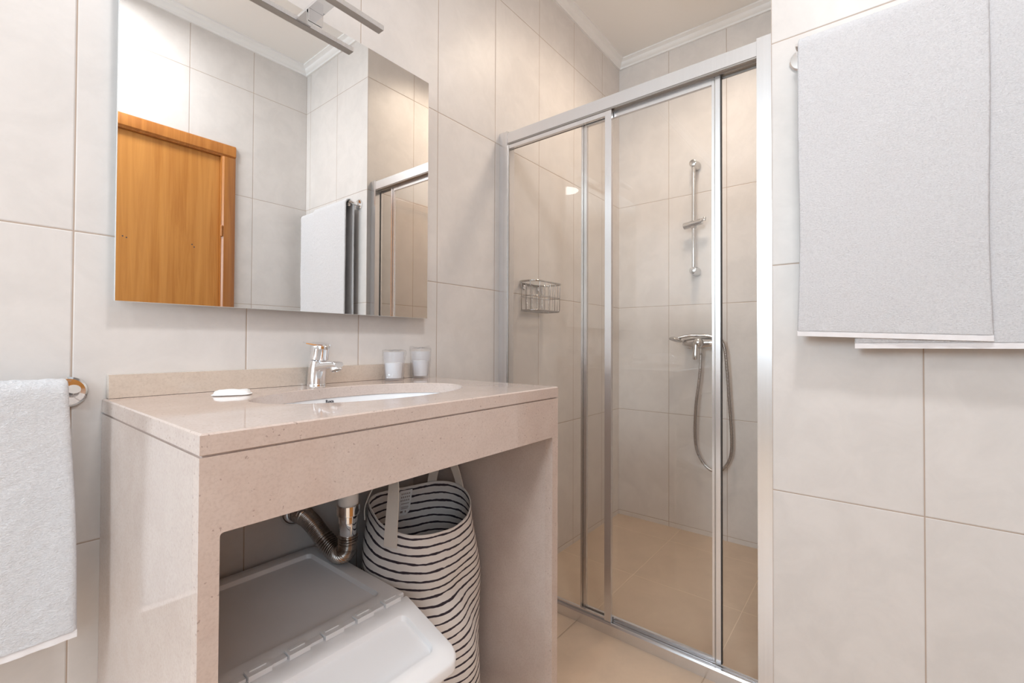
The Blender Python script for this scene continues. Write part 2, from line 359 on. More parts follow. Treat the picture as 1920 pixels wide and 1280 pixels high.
# door
door = bpy.data.objects.new('door_1', None); C.objects.link(door); door.location = (DX0, YD, 0); door['kind'] = 'structure'; ORG['door_1'] = Vector(door.location)
bm = N(); box(bm, 0.214, 0.9065, YD-0.045, YD-0.008, 0.005, 1.982); obj('door_leaf', bm, M['oak'], door, bevel=0.002)
cas = [(0, 0), (0.068, 0), (0.068, 0.012), (0.060, 0.018), (0.012, 0.018), (0.004, 0.010), (0, 0.010)]
bm = N(); yc = YD
prism(bm, [(0.9075+p, yc+q) for p, q in cas], 'z', 0, 1.984)
prism(bm, [(0.213-p, yc+q) for p, q in cas], 'z', 0, 1.984)
obj('door_casing', bm, M['oak_casing'], door)
bm = N(); prism(bm, [(yc+q, 1.984+p) for p, q in cas], 'x', 0.145, 0.9755); obj('door_head_casing', bm, M['oak_casing'], door)
bm = N(); box(bm, DX0, 0.213, YD-0.15, YD-0.001, 0, DZ); box(bm, 0.9078, DX1, YD-0.15, YD-0.001, 0, DZ); box(bm, 0.213, 0.9078, YD-0.15, YD-0.001, 1.9835, DZ); obj('door_lining', bm, M['oak_casing'], door)
for hx, hz_ in ((0.511, 1.480), (0.525, 1.475), (0.785, 1.4876), (0.7945, 1.4754)):
    bm = N(); cyl(bm, (hx, YD-0.0082, hz_), (hx, YD-0.0076, hz_), 0.0032, 12); obj('screw_hole', bm, M['ink'], door)
for zz_ in (0.3, 1.02, 1.55):
    bm = N(); lathe(bm, (0.911, YD+0.014, zz_), (0, 0, 1), [(0, 0.003), (0.002, 0.006), (0.05, 0.006), (0.054, 0.007), (0.06, 0.004)], 16); obj('door_hinge', bm, M['oak_casing'], door)
bm = N(); cyl(bm, (0.28, YD-0.008, 1.02), (0.28, YD+0.035, 1.02), 0.009); tube(bm, spline([(0.28, YD+0.035, 1.02), (0.30, YD+0.042, 1.02), (0.395, YD+0.042, 1.02)], 6), 0.008, 12)
obj('door_handle', bm, M['chrome_soft'], door)

# cornices: stepped plaster moulding
CP = [(0, 1.643+ZC), (0.010, 1.643+ZC), (0.012, 1.652+ZC), (0.019, 1.656+ZC), (0.026, 1.665+ZC), (0.028, 1.673+ZC), (0.036, 1.677+ZC), (0.0465, 1.680+ZC), (0.0465, HC), (0, HC)]
def cornice(name, a, b, inward, m0=1, m1=1):
    """moulding from a to b (floor points); mitred by m0/m1 (+1 inner corner, -1 outer corner, 0 square)"""
    a = Vector((a[0], a[1], 0)); b = Vector((b[0], b[1], 0)); d = (b-a).normalized(); i = Vector((inward[0], inward[1], 0))
    bm = N(); R_ = []
    for P, s, m in ((a, 1, m0), (b, -1, m1)):
        R_.append([P+i*p+d*(s*m*p)+Vector((0, 0, z)) for p, z in CP])
    loft(bm, R_); struct(name, bm, M['cornice'], ang=25)
cornice('trim_1', (XL, YM), (XS, YM), (0, -1))
cornice('trim_2', (XS, YM), (XS, YS), (-1, 0))
cornice('trim_3', (XS, YS), (XR, YS), (0, 1), 1, -1)
cornice('trim_4', (XR, YS), (XR, YD), (-1, 0), -1, 1)
cornice('trim_5', (XR, YD), (XA, YD), (0, 1), 1, -1)
cornice('trim_6', (XA, YD), (XA, YA), (-1, 0), -1, 1)
cornice('trim_7', (XA, YA), (XL, YA), (0, 1))
cornice('trim_8', (XL, YA), (XL, YM), (1, 0))

# ceiling lamps out of view; the second is an added fill lamp
for (lx_, ly_, lp_), lab_ in zip(LAMPS, ('round white flush lamp on the ceiling in front of the mirror', 'added round white flush fill lamp on the ceiling by the windows')):
    t = thing('ceiling_lamp', lab_, 'lamp', (lx_, ly_, HC-0.055), 'flush ceiling lamps')
    bm = N(); lathe(bm, (lx_, ly_, HC), (0, 0, -1), [(0, 0.16), (0.018, 0.16), (0.022, 0.155)], 40); obj('lamp_base', bm, M['white_frame'], t)
    bm = N(); lathe(bm, (lx_, ly_, HC-0.022), (0, 0, -1), [(0, 0.148), (0.018, 0.145), (0.032, 0.125), (0.036, 0.0)], 40); obj('lamp_shade', bm, M['lamp_white'], t)
t = thing('added_drum_light', 'added white drum shaped fill light on the shower ceiling, out of view', 'lamp', (1.86, 0.62, HC-0.062))  # added housing around the shower fill light, above the view
bm = N(); lathe(bm, (1.86, 0.62, HC-0.0003), (0, 0, -1), [(0, 0.138), (0.060, 0.138), (0.062, 0.136), (0.061, 0.131), (0.004, 0.131), (0.004, 0.0)], 48); obj('added_drum_housing', bm, M['white_frame'], t)

# ------------------------------------------------------------------ vanity
VX0, VX1, VY = 0.1945, 0.990, 0.6504
ST, SB, AB = 0.8715, 0.8445, 0.7435          # slab top, slab bottom, apron bottom
t = thing('vanity_base', 'beige limestone vanity frame with two side panels and a deep front rail under the worktop', 'vanity', ((VX0+VX1)/2, 0.93, 0))
IL, IR = VX0+0.0232, VX1-0.0247           # inner faces
for xa, xb in ((VX0, IL-0.0004), (IR+0.0004, VX1)):
    bm = N(); box(bm, xa, xb, VY+0.0225, YM-0.0005, 0, SB-0.0026); obj('side_panel', bm, M['stone_side'], t, bevel=0.0030)
bm = N(); q_ = 0.004
prism(bm, [(VX0, 0), (IL, 0), (IL, AB-q_), (IL+q_*0.3, AB-q_*0.3), (IL+q_, AB), (IR-q_, AB), (IR-q_*0.3, AB-q_*0.3), (IR, AB-q_), (IR, 0), (VX1, 0), (VX1, SB-0.0026), (VX0, SB-0.0026)], 'y', VY+0.0006, VY+0.0223)
obj('front_frame', bm, M['stone'], t, bevel=0.0026)
bm = N(); box(bm, VX0+0.004, VX1-0.004, VY+0.005, VY+0.060, SB-0.0030, SB-0.0002); box(bm, VX0+0.004, VX0+0.020, VY+0.06, YM-0.001, SB-0.0030, SB-0.0002); box(bm, VX1-0.020, VX1-0.004, VY+0.06, YM-0.001, SB-0.0030, SB-0.0002); obj('joint_strip', bm, M['stone'], t)

# worktop slab with an elliptical hole
EX, EY, EA, EB = 0.6135, 0.9225, 0.253, 0.1555
t = thing('countertop', 'polished beige limestone worktop with an oval sink cut-out and low upstand', 'countertop', ((VX0+VX1)/2, 0.93, SB))
def slab_with_hole(x0, x1, y0, y1, z0, z1, n=96, ch=0.0022):
    bm = N()
    ang = [2*PI*i/n for i in range(n)]
    # make sure the corners are hit
    for cx, cy in ((x0, y0), (x1, y0), (x1, y1), (x0, y1)):
        aa = math.atan2((cy-EY)/1.0, (cx-EX)/1.0) % (2*PI)
        k = min(range(n), key=lambda i: abs(ang[i]-aa)); ang[k] = aa
    def out(a, ins):
        dx, dy = math.cos(a), math.sin(a); ts = []
        X0, X1, Y0, Y1 = x0+ins, x1-ins, y0+ins, y1-ins
        if dx > 1e-9: ts.append((X1-EX)/dx)
        if dx < -1e-9: ts.append((X0-EX)/dx)
        if dy > 1e-9: ts.append((Y1-EY)/dy)
        if dy < -1e-9: ts.append((Y0-EY)/dy)
        tt = min(ts); return EX+dx*tt, EY+dy*tt
    def ell(a, g_=0):
        # ellipse point in direction a
        dx, dy = math.cos(a), math.sin(a); tt = 1/math.sqrt((dx/(EA+g_))**2+(dy/(EB+g_))**2); return EX+dx*tt, EY+dy*tt
    rings = [[(*ell(a), z0+0.001) for a in ang], [(*ell(a), z1-0.002) for a in ang], [(*ell(a, 0.002), z1) for a in ang],
             [(*out(a, ch), z1) for a in ang], [(*out(a, 0), z1-ch) for a in ang], [(*out(a, 0), z0+0.0008) for a in ang], [(*out(a, 0.0008), z0) for a in ang], [(*ell(a, 0.001), z0) for a in ang]]
    L = [[bm.verts.new(p) for p in r] for r in rings]
    for k in range(len(L)):
        a_, b_ = L[k], L[(k+1) % len(L)]
        for i in range(n): bm.faces.new((a_[i], a_[(i+1) % n], b_[(i+1) % n], b_[i]))
    return bm
obj('slab', slab_with_hole(VX0, VX1, VY, YM-0.0005, SB, ST), M['stone'], t, ang=30)
bm = N(); box(bm, 0.201, 0.9885, 1.1857, YM-0.0005, ST+0.0006, 0.9185); up_ = obj('upstand', bm, M['stone_cream'], t, bevel=0.0015); up_['label'] = 'cream coloured stone upstand along the wall'

# sink bowl
t = thing('sink_basin', 'white oval ceramic basin set under the worktop', 'sink', (EX, EY, 0.70))
bm = N(); n = 64; rings = []
prof = [(1.07, 0.0), (1.02, 0.0), (1.015, -0.012), (1.0, -0.035), (0.95, -0.075), (0.82, -0.112), (0.55, -0.134), (0.20, -0.140), (0.085, -0.142)]
outp = [(0.085, -0.150), (0.22, -0.150), (0.57, -0.144), (0.85, -0.122), (0.99, -0.08), (1.04, -0.035), (1.07, -0.012)]
for s, d in prof+outp: rings.append([(EX+(EA*s)*math.cos(2*PI*i/n), EY+0.012*(1-s)*2+(EB*s)*math.sin(2*PI*i/n), SB-0.0006+d) for i in range(n)])
L = [[bm.verts.new(p) for p in r] for r in rings]
for k in range(len(L)):
    a_, b_ = L[k], L[(k+1) % len(L)]
    for i in range(n): bm.faces.new((a_[i], a_[(i+1) % n], b_[(i+1) % n], b_[i]))
obj('bowl', bm, M['ceramic'], t, ang=60)
bm = N(); lathe(bm, (EX, EY+0.022, SB-0.146), (0, 0, 1), [(0, 0.021), (0.0065, 0.024), (0.008, 0.016), (0.012, 0.012), (0.0125, 0.0)], 28); obj('drain_plug', bm, M['chrome'], t)
# maker's mark printed on the inside back of the bowl
cu = bpy.data.curves.new('mark', 'FONT'); cu.body = 'Roca'; cu.size = 0.0105; cu.align_x = 'CENTER'; cu.extrude = 0.0002; cu.offset = 0.0003
tmp = bpy.data.objects.new('mark', cu); C.objects.link(tmp)
me = bpy.data.meshes.new_from_object(tmp.evaluated_get(bpy.context.evaluated_depsgraph_get()))
C.objects.unlink(tmp); bpy.data.objects.remove(tmp)
bm = N(); bm.from_mesh(me)
bmesh.ops.rotate(bm, verts=bm.verts, cent=(0, 0, 0), matrix=Matrix.Rotation(math.radians(80), 3, 'X'))
lx = 0.600
def bowl_y(x, s, d): return EY+0.024*(1-s)+EB*s*math.sqrt(max(0, 1-((x-EX)/(EA*s))**2))
bmesh.ops.translate(bm, verts=bm.verts, vec=(lx, bowl_y(lx, 1.0155, 0)-0.0022, SB-0.0113))
lm = obj('printed_mark', bm, M['ink'], t)

# faucet
FX, FY = 0.608, 1.1610
t = thing('faucet', 'chrome single lever basin tap standing on the worktop behind the sink', 'tap', (FX, FY, ST))
ax = Vector((0, -0.20, 1)).normalized(); b0 = Vector((FX, FY, ST))
bm = N(); lathe(bm, b0, (0, 0, 1), [(0, 0.0235), (0.003, 0.0235), (0.004, 0.0228)], 36)
rings = []
for d, r in ((0.004, 0.0228), (0.02, 0.0226), (0.045, 0.0228), (0.060, 0.0232), (0.066, 0.0230), (0.067, 0.020)):
    c = b0+Vector((0, -0.16*d*d/0.066-0.02*d, d)); rings.append([c+Vector((r*math.cos(2*PI*i/36), r*math.sin(2*PI*i/36), 0.10*r*math.sin(2*PI*i/36)*d/0.066)) for i in range(36)])
loft(bm, rings); obj('body', bm, M['chrome'], t, ang=50)
bm = N(); rings = []
sp_ = spline([(FX, FY-0.008, ST+0.046), (FX, FY-0.038, ST+0.0515), (FX, FY-0.076, ST+0.0560), (FX, FY-0.103, ST+0.0575)], 6)
for i, p in enumerate(sp_):
    q = i/(len(sp_)-1); ww = 0.017-0.002*q; hh = 0.0135-0.0055*q
    rings.append([p+Vector((ww*math.copysign(abs(math.cos(a))**0.7, math.cos(a)), 0, hh*math.copysign(abs(math.sin(a))**0.7, math.sin(a)))) for a in [2*PI*k/24 for k in range(24)]])
rings.append([sp_[-1]+Vector((0, -0.008, 0))+(p-sp_[-1])*0.75 for p in rings[-1]])
loft(bm, rings); obj('spout', bm, M['chrome'], t, ang=50)
aer = Vector((0, -0.42, -1)).normalized()
bm = N(); lathe(bm, (FX, FY-0.0930, ST+0.056), aer, [(0, 0.0135), (0.014, 0.0142), (0.015, 0.0132), (0.015, 0.011), (0.012, 0.0105)], 28); ae_ = obj('aerator', bm, M['chrome_soft'], t)
bm = N(); lathe(bm, Vector((FX, FY-0.0930, ST+0.056))+aer*0.0125, aer, [(0, 0.0109), (0.001, 0.0109), (0.0014, 0.0)], 28); obj('aerator_mesh', bm, M['alu_dark'], ae_)
top = b0+Vector((0, -0.0125, 0.068))
bm = N(); rings = []
for d, r in ((0.0, 0.0195), (0.002, 0.0232), (0.030, 0.0240), (0.0395, 0.0243), (0.0405, 0.0232)):
    c = top+ax*d; s_ = Vector((1, 0, 0)); t_ = ax.cross(s_)
    rings.append([c+(s_*math.cos(2*PI*i/36)+t_*math.sin(2*PI*i/36))*r + ax*(0.006*(-math.cos(2*PI*i/36))*(d/0.04)*0.3) for i in range(36)])
loft(bm, rings); hd = obj('lever_hub', bm, M['chrome'], t, ang=50)
bm = N(); rings = []
for q, wd, th, dz in ((-0.0235, 0.010, 0.004, 0.0), (-0.012, 0.0205, 0.005, 0.0), (0.008, 0.0220, 0.0045, 0.0005), (0.024, 0.0140, 0.0035, 0.002), (0.036, 0.0115, 0.0028, 0.0045), (0.042, 0.009, 0.0024, 0.0055)):
    c = top+ax*0.0385+Vector((-q, 0.06*q, 0))+ax*dz; t_ = ax.cross(Vector((1, 0, 0)))
    rings.append([c+t_*(wd*s_)+ax*(th*z_) for s_, z_ in ((-1, 0.1), (-0.9, 0.9), (0.9, 0.9), (1, 0.1), (0.9, -0.3), (-0.9, -0.3))])
loft(bm, rings); obj('lever', bm, M['chrome'], hd, ang=50)
bm = N(); cyl(bm, top+Vector((0, 0.0245, 0.001)), top+Vector((0, 0.0265, -0.050)), 0.0022, 10); lathe(bm, top+Vector((0, 0.0245, 0.001)), (0, 0, 1), [(0, 0.002), (0.002, 0.004), (0.006, 0.004), (0.007, 0.002)], 14)
obj('pop_up_rod', bm, M['chrome'], t)

# soap sachet
bm = N(); n = 40; rings = []
for (s, z) in ((1.0, 0.002), (0.93, 0.0), (0.90, 0.004), (0.86, 0.010), (0.70, 0.0135), (0.35, 0.0145), (0.05, 0.0148)):
    R_ = []
    for i in range(n):
        a = 2*PI*i/n; c_, s_ = math.cos(a), math.sin(a)
        ex = 0.040*math.copysign(abs(c_)**0.55, c_)*s; ey = 0.027*math.copysign(abs(s_)**0.55, s_)*s
        wz = 0.0018*noise.noise(Vector((ex*70, ey*70, s*3)))
        R_.append((0.382+ex*0.82+ey*0.45, 1.082-ex*0.42+ey*0.85, ST+0.0006+max(0, z*0.75+wz*(1 if s < 0.92 else 0.3))))
    rings.append(R_)
loft(bm, rings[1:2]+rings[0:1]+rings[2:])
o = obj('soap_sachet', bm, M['paper'], None, ang=60); tag(o, 'small white wrapped soap lying on the worktop left of the sink', 'soap')

# two wrapped tumblers
def tumbler(x, y, r0, r1, h, fill, label, tilt, peak):
    t = thing('wrapped_tumbler', label, 'cup', (x, y, ST), 'wrapped tumblers beside the sink')
    bm = N(); lathe(bm, (x, y, ST+0.0012), (0, 0, 1), [(0, r0), (h, r1), (h+0.001, r1-0.0004), (h, r1-0.0018), (0.006, r0-0.0018), (0.006, 0.0)], 40); obj('tumbler', bm, M['tumbler'], t, ang=50)
    bm = N(); lathe(bm, (x, y, ST+0.0078), (0, 0, 1), [(0, r0-0.004), (fill*h, r0+(r1-r0)*fill-0.0034), (fill*h+0.001, r0+(r1-r0)*fill-0.006), (fill*h-0.002, 0)], 40); obj('paper_insert', bm, M['paper'], t, ang=50)
    bm = N(); n = 44; rings = []; K = 14
    for k in range(K+1):
        q = k/K; R_ = []
        for i in range(n):
            a = 2*PI*i/n
            base = (r0+(r1-r0)*q)+0.0022
            fl_ = 0.0016*noise.noise(Vector((math.cos(a)*3+x*9, math.sin(a)*3, q*4)))+0.0009*noise.noise(Vector((math.cos(a)*9, math.sin(a)*9+x, q*12)))
            ear = 0.008*math.exp(-((q-0.05)/0.12)**2)*max(0, math.cos(a-tilt))**3 + 0.006*math.exp(-((q-0.92)/0.10)**2)*max(0, math.cos(a-tilt-PI))**4
            rr = base+abs(fl_)*1.4+ear
            zz = ST+0.0012+q*(h+0.004)+(peak*q**6*(0.5+0.9*noise.noise(Vector((math.cos(a)*2, math.sin(a)*2, x*7)))))
            R_.append((x+rr*math.cos(a), y+rr*math.sin(a), zz))
        rings.append(R_)
    top_ = rings[-1]; cz = sum(p[2] for p in top_)/n
    for s_, dz in ((0.75, 0.002), (0.4, -0.002), (0.05, 0.001)): rings.append([(x+(p[0]-x)*s_, y+(p[1]-y)*s_, cz+(p[2]-cz)*s_+dz) for p in top_])
    loft(bm, rings, cap0=False); obj('plastic_wrapper', bm, M['plastic_wrap'], t, ang=70)
tumbler(0.8315, 1.1330, 0.0260, 0.0310, 0.083, 0.53, 'wrapped tumbler nearer the tap, left of the two on the worktop', PI, 0.004)
tumbler(0.9450, 1.1480, 0.0250, 0.0310, 0.083, 0.57, 'wrapped tumbler with crumpled raised film, right of the two and nearer the shower', 0.4, 0.014)

# ------------------------------------------------------------------ mirror and mirror lamp
YG = 1.1637; MX0, MX1, MZ0, MZ1 = 0.2038, 0.9850, 1.0640, 1.8480
t = thing('wall_mirror', 'large frameless square mirror on the tiled wall above the worktop', 'mirror', ((MX0+MX1)/2, YM, MZ0))
bm = N(); box(bm, MX0, MX1, YG+0.0004, YG+0.005, MZ0, MZ1); gl_ = obj('glass_edge', bm, M['mirror_edge'], t, bevel=0.0006, segs=1)
bm = N(); box(bm, MX0+0.0007, MX1-0.0007, YG, YG+0.0006, MZ0+0.0007, MZ1-0.0005); obj('mirror_glass', bm, M['mirror'], t)
bm = N(); box(bm, MX0+0.03, MX1-0.03, YG+0.005, YM-0.0005, MZ0+0.03, MZ1-0.03); obj('backing_frame', bm, M['grey_plastic'], t)

t = thing('mirror_lamp', 'chrome bar lamp clipped over the top edge of the mirror', 'lamp', (0.597, YG, MZ1))
LZ = 0.8722+ZC
bm = N(); box(bm, 0.446, 0.7478, 1.0755, 1.0995, LZ, LZ+0.0125); obj('lamp_bar', bm, M['alu'], t, bevel=0.0006, segs=1)
bm = N(); box(bm, 0.4463, 0.7475, 1.0758, 1.0992, LZ-0.0010, LZ-0.0001); obj('lamp_diffuser', bm, M['diffuser'], t)
bm = N(); box(bm, 0.5775, 0.6165, 1.0996, YG+0.022, LZ+0.0015, LZ+0.0095); obj('lamp_arm', bm, M['chrome'], t, bevel=0.0005, segs=1)
bm = N(); box(bm, 0.5775, 0.6165, YG-0.0045, YG-0.0012, 0.8430+ZC, LZ+0.0012); box(bm, 0.5775, 0.6165, YG+0.0065, YG+0.0095, 0.8430+ZC, LZ+0.0012); obj('mirror_clip', bm, M['chrome'], t, bevel=0.0004, segs=1)
bm = N(); lathe(bm, (0.597, YG+0.0095, LZ-0.012), (0, 1, 0), [(0, 0.005), (0.006, 0.005), (0.007, 0.003)], 16); obj('clip_screw', bm, M['chrome'], t)

# ------------------------------------------------------------------ waste trap under the sink
DXc, DYc = 0.6045, 0.998
t = thing('drain_trap', 'chrome corrugated waste pipe bending from the sink to the tiled wall', 'pipe', (DXc, DYc, 0.44))
bm = N(); cyl(bm, (DXc, DYc, 0.595), (DXc, DYc, 0.697), 0.0235, 28); obj('tailpiece', bm, M['white_pvc'], t)
bm = N(); lathe(bm, (DXc, DYc, 0.572), (0, 0, 1), [(0, 0.024), (0.002, 0.0275), (0.024, 0.0275), (0.026, 0.025)], 28); obj('slip_nut', bm, M['chrome'], t)
bm = N(); lathe(bm, (DXc, DYc, 0.520), (0, 0, 1), [(0, 0.017), (0.004, 0.020), (0.034, 0.020), (0.036, 0.0225), (0.052, 0.0225)], 28); obj('chrome_sleeve', bm, M['chrome'], t)
path = spline([(DXc, DYc, 0.522), (DXc, DYc+0.002, 0.495), (0.602, 1.006, 0.480), (0.600, 1.030, 0.4705), (0.596, 1.060, 0.480), (0.589, 1.088, 0.500), (0.580, 1.115, 0.526), (0.574, 1.145, 0.5405), (0.574, 1.185, 0.541)], 60)
def rib(i):
    q = i/len(path); band = 1 if (0.08 < q < 0.22 or 0.62 < q < 0.86) else 0
    return 0.0212+(0.0010 if band else 0.0022)*math.sin(i*2*PI/(6 if band else 13))
bm = N(); tube(bm, path, 0.02, 24, rf=rib); obj('corrugated_hose', bm, M['pipe_metal'], t, ang=80)
bm = N(); lathe(bm, (0.574, YM-0.0005, 0.541), (0, -1, 0), [(0, 0.036), (0.004, 0.036), (0.014, 0.029), (0.016, 0.024), (0.026, 0.0235)], 32); obj('wall_flange', bm, M['chrome'], t)

# ------------------------------------------------------------------ storage bin
BX0, BX1, BYB, BYH, BYF = 0.224, 0.622, 1.178, 0.800, 0.640
BZ = 0.445
t = thing('storage_bin', 'white plastic storage bin with hinged lid under the worktop', 'bin', ((BX0+BX1)/2, 0.9, 0))
def bin_ring(z, ins, yf): return [(x, y, z) for x, y in rrect(BX0+ins, BX1-ins, yf, BYB-ins, 0.030)]
bm = N()
rings = [bin_ring(0.0, 0.030, 0.672), bin_ring(0.004, 0.027, 0.669), bin_ring(0.30, 0.010, 0.653)]
topz = lambda y: BZ-0.018 if y >= BYH else BZ-0.018-(BYH-y)*0.36
rings.append([(x, y, topz(y)-0.012) for x, y in rrect(BX0+0.006, BX1-0.006, BYF+0.008, BYB-0.006, 0.030)])
loft(bm, rings); obj('body', bm, M['white_plastic'], t, ang=45)
def panel(x0, x1, y0, y1, zf, rim, dep, th, r, name, hinge_side):
    """lid panel with a raised rim and a sunk field; zf(y) is its top height"""
    bm = N(); ny = 5
    def ring(ins, dz, rr, sq=True):
        k_ = (0.0035, rr) if hinge_side else (rr, 0.0035)
        if not sq: k_ = (rr, rr)
        return [(x, y, zf(y)+dz) for x, y in rrect(x0+ins, x1-ins, y0+ins, y1-ins, k_[0], ny, k_[1])]
    R_ = [ring(0.003, -th, r), ring(0.0, -th+0.003, r), ring(0.0, -0.0035, r), ring(0.0015, -0.001, r), ring(0.0035, 0.0, r-0.001), ring(rim-0.004, 0.0, 0.016, False), ring(rim-0.001, -0.001, 0.014, False), ring(rim+0.003, -dep+0.001, 0.011, False), ring(rim+0.006, -dep, 0.009, False)]
    loft(bm, R_); return obj(name, bm, M['white_plastic'], t, ang=28)
panel(BX0, BX1, BYH+0.004, BYB, lambda y: BZ, 0.036, 0.011, 0.020, 0.024, 'rear_lid', 0)
ff = lambda y: BZ-0.001-(BYH-y)*0.30-(max(0, 0.70-y)**2)*2.2
panel(BX0, BX1, BYF-0.012, BYH-0.004, ff, 0.036, 0.010, 0.020, 0.026, 'front_flap', 1)
for k in range(6):
    x0 = BX0+0.018+k*0.0645
    bm = N(); box(bm, x0, x0+0.036, BYH-0.0120, BYH+0.0085, BZ-0.004, BZ+0.0050)
    if k < 5: box(bm, x0+0.0375, x0+0.063, BYH-0.0060, BYH+0.0075, BZ-0.004, BZ+0.0015)
    box(bm, x0+0.005, x0+0.031, BYH-0.001, BYH+0.005, BZ+0.0049, BZ+0.0068)
    obj('hinge', bm, M['white_plastic'], t, bevel=0.0014)

# ------------------------------------------------------------------ striped laundry bag
GX, GY = 0.786, 0.940
t = thing('laundry_bag', 'white cloth laundry bag with thin black stripes beside the bin', 'bag', (GX, GY, 0))
NB, KB = 96, 90
def bag_pt(a, q, off=0.0):
    """a angle, q 0 bottom .. 1 rim"""
    z = 0.004+0.553*q
    cx = GX-0.008*(1-q); cy = GY-0.004*(1-q)
    r = 0.148+0.012*math.sin(PI*min(1, q*1.02))-0.006*q
    r += 0.010*math.sin(2*a+0.7+1.2*q)*q**2
    r += 0.011*math.exp(-((q-0.62)/0.2)**2)*math.sin(3*a+0.5+2.2*q)
    r += 0.005*math.sin(5*a+7*q)*math.sin(PI*q)+0.0035*noise.noise(Vector((math.cos(a)*2.2, math.sin(a)*2.2, q*5)))
    r -= 0.018*math.exp(-((q-0.97)/0.12)**2)*max(0, math.cos(a-math.radians(165)))**6
    r -= 0.022*q**3*max(0, math.cos(a-math.radians(308)))-0.006*math.sin(PI*q)*max(0, math.cos(a-math.radians(128)))
    if q < 0.05: r -= 0.03*(1-q/0.05)**2
    # a soft horizontal buckle on the camera side
    dcam = math.cos(a-math.radians(232))
    r -= 0.010*math.exp(-((q-0.72)/0.05)**2)*max(0, dcam)
    sag = (-0.025*math.cos(a-math.radians(258)) - 0.009*math.cos(2*(a-math.radians(262))) + 0.004*math.sin(3*a+1))*q**3
    r += off
    x = cx+r*math.cos(a); y = cy+r*math.sin(a)
    x = min(x, 0.9615); x = max(x, 0.6275 if z < 0.46 else 0.60)
    return (x, y, z+sag)
bm = N(); uvl = bm.loops.layers.uv.new('UVMap')
outer = [[bm.verts.new(bag_pt(2*PI*i/NB, k/KB)) for i in range(NB)] for k in range(KB+1)]
inner = [[bm.verts.new(bag_pt(2*PI*i/NB, k/KB, -0.0025)) for i in range(NB)] for k in range(2, KB+1)]
def quad(vs, uvs):
    f = bm.faces.new(vs)
    for lp, uv in zip(f.loops, uvs): lp[uvl].uv = uv
for L_, o0 in ((outer, 0), (inner, 2)):
    for k in range(len(L_)-1):
        for i in range(NB):
            j = (i+1) % NB; u0, u1 = i/NB, (i+1)/NB; v0, v1 = (k+o0)/KB*0.553, (k+1+o0)/KB*0.553
            quad((L_[k][i], L_[k][j], L_[k+1][j], L_[k+1][i]), ((u0, v0), (u1, v0), (u1, v1), (u0, v1)))
for i in range(NB):
    j = (i+1) % NB
    quad((outer[-1][i], outer[-1][j], inner[-1][j], inner[-1][i]), ((i/NB, 0.55), ((i+1)/NB, 0.55), ((i+1)/NB, 0.55), (i/NB, 0.55)))
bm.faces.new(outer[0][::-1]); bm.faces.new(inner[0])
obj('bag_body', bm, M['bag'], t, ang=80)
def strap(a0, a1, h, lean, wid=0.026):
    bm = N(); e0 = Vector(bag_pt(a0, 0.93, 0.0035)); e0t = Vector(bag_pt(a0, 1.0, 0.004)); e1 = Vector(bag_pt(a1, 0.93, 0.0035)); e1t = Vector(bag_pt(a1, 1.0, 0.004))
    mid = (e0t+e1t)/2; inw = Vector((GX-mid.x, GY-mid.y, 0)).normalized()*lean
    pts = spline([e0, e0t, e0t*0.78+e1t*0.22+Vector((0, 0, h*0.72))+inw*0.6, mid+Vector((0, 0, h))+inw, e1t*0.78+e0t*0.22+Vector((0, 0, h*0.72))+inw*0.6, e1t, e1], 9)
    rings = []; m_ = len(pts)
    for i, p in enumerate(pts):
        d = (pts[min(i+1, m_-1)]-pts[max(i-1, 0)]).normalized()
        # the strap lies tangential at its ends and stays so along the loop
        radial = Vector((p.x-GX, p.y-GY, 0)).normalized(); s_ = d.cross(radial).normalized(); n_ = s_.cross(d).normalized()
        rings.append([p+s_*(wid/2*q)+n_*(0.0012*z_) for q, z_ in ((-1, -1), (1, -1), (1, 1), (-1, 1))])
    loft(bm, rings); return obj('handle', bm, M['strap'], t, ang=50)
strap(math.radians(200), math.radians(140), 0.115, 0.035, 0.034)
strap(math.radians(40), math.radians(4), 0.085, 0.010)
# care label sewn inside
bm = N(); rings = []; ta = math.radians(72)
for k in range(9):
    q = k/8; zq = 0.985-q*0.125; R_ = []
    for s_ in (-1, -0.5, 0, 0.5, 1):
        wd = 0.145*(1 if q < 0.8 else math.sqrt(max(0.05, 1-((q-0.8)/0.2)**2*0.75)))
        R_.append(bag_pt(ta+s_*wd+0.06*q, zq, -0.0055-0.002*math.sin(PI*q)))
    rings.append(R_)
loft(bm, rings, closed=False); lb = obj('care_label', bm, M['paper'], t, ang=60)
bm = N()
def lab(q, s_, w_, h_):
    def P(qq, ss): return Vector(bag_pt(ta+ss*0.145+0.06*qq, 0.985-qq*0.125, -0.0068-0.002*math.sin(PI*qq)))
    a_, b_, c_, d_ = P(q-h_, s_-w_), P(q-h_, s_+w_), P(q+h_, s_+w_), P(q+h_, s_-w_)
    bm.faces.new([bm.verts.new(p) for p in (a_, b_, c_, d_)])
for r_ in range(3):
    for c_ in range(5): lab(0.13+r_*0.13, -0.6+c_*0.3, 0.07, 0.032)
for q_, a_, w_ in ((0.52, -0.1, 0.6), (0.66, -0.15, 0.55), (0.72, -0.15, 0.5), (0.85, 0.25, 0.2), (0.85, -0.35, 0.08)): lab(q_, a_, w_, 0.012 if w_ > 0.3 else 0.04)
obj('care_symbols', bm, plain('faded_print', (0.30, 0.24, 0.22), 0.8), lb)

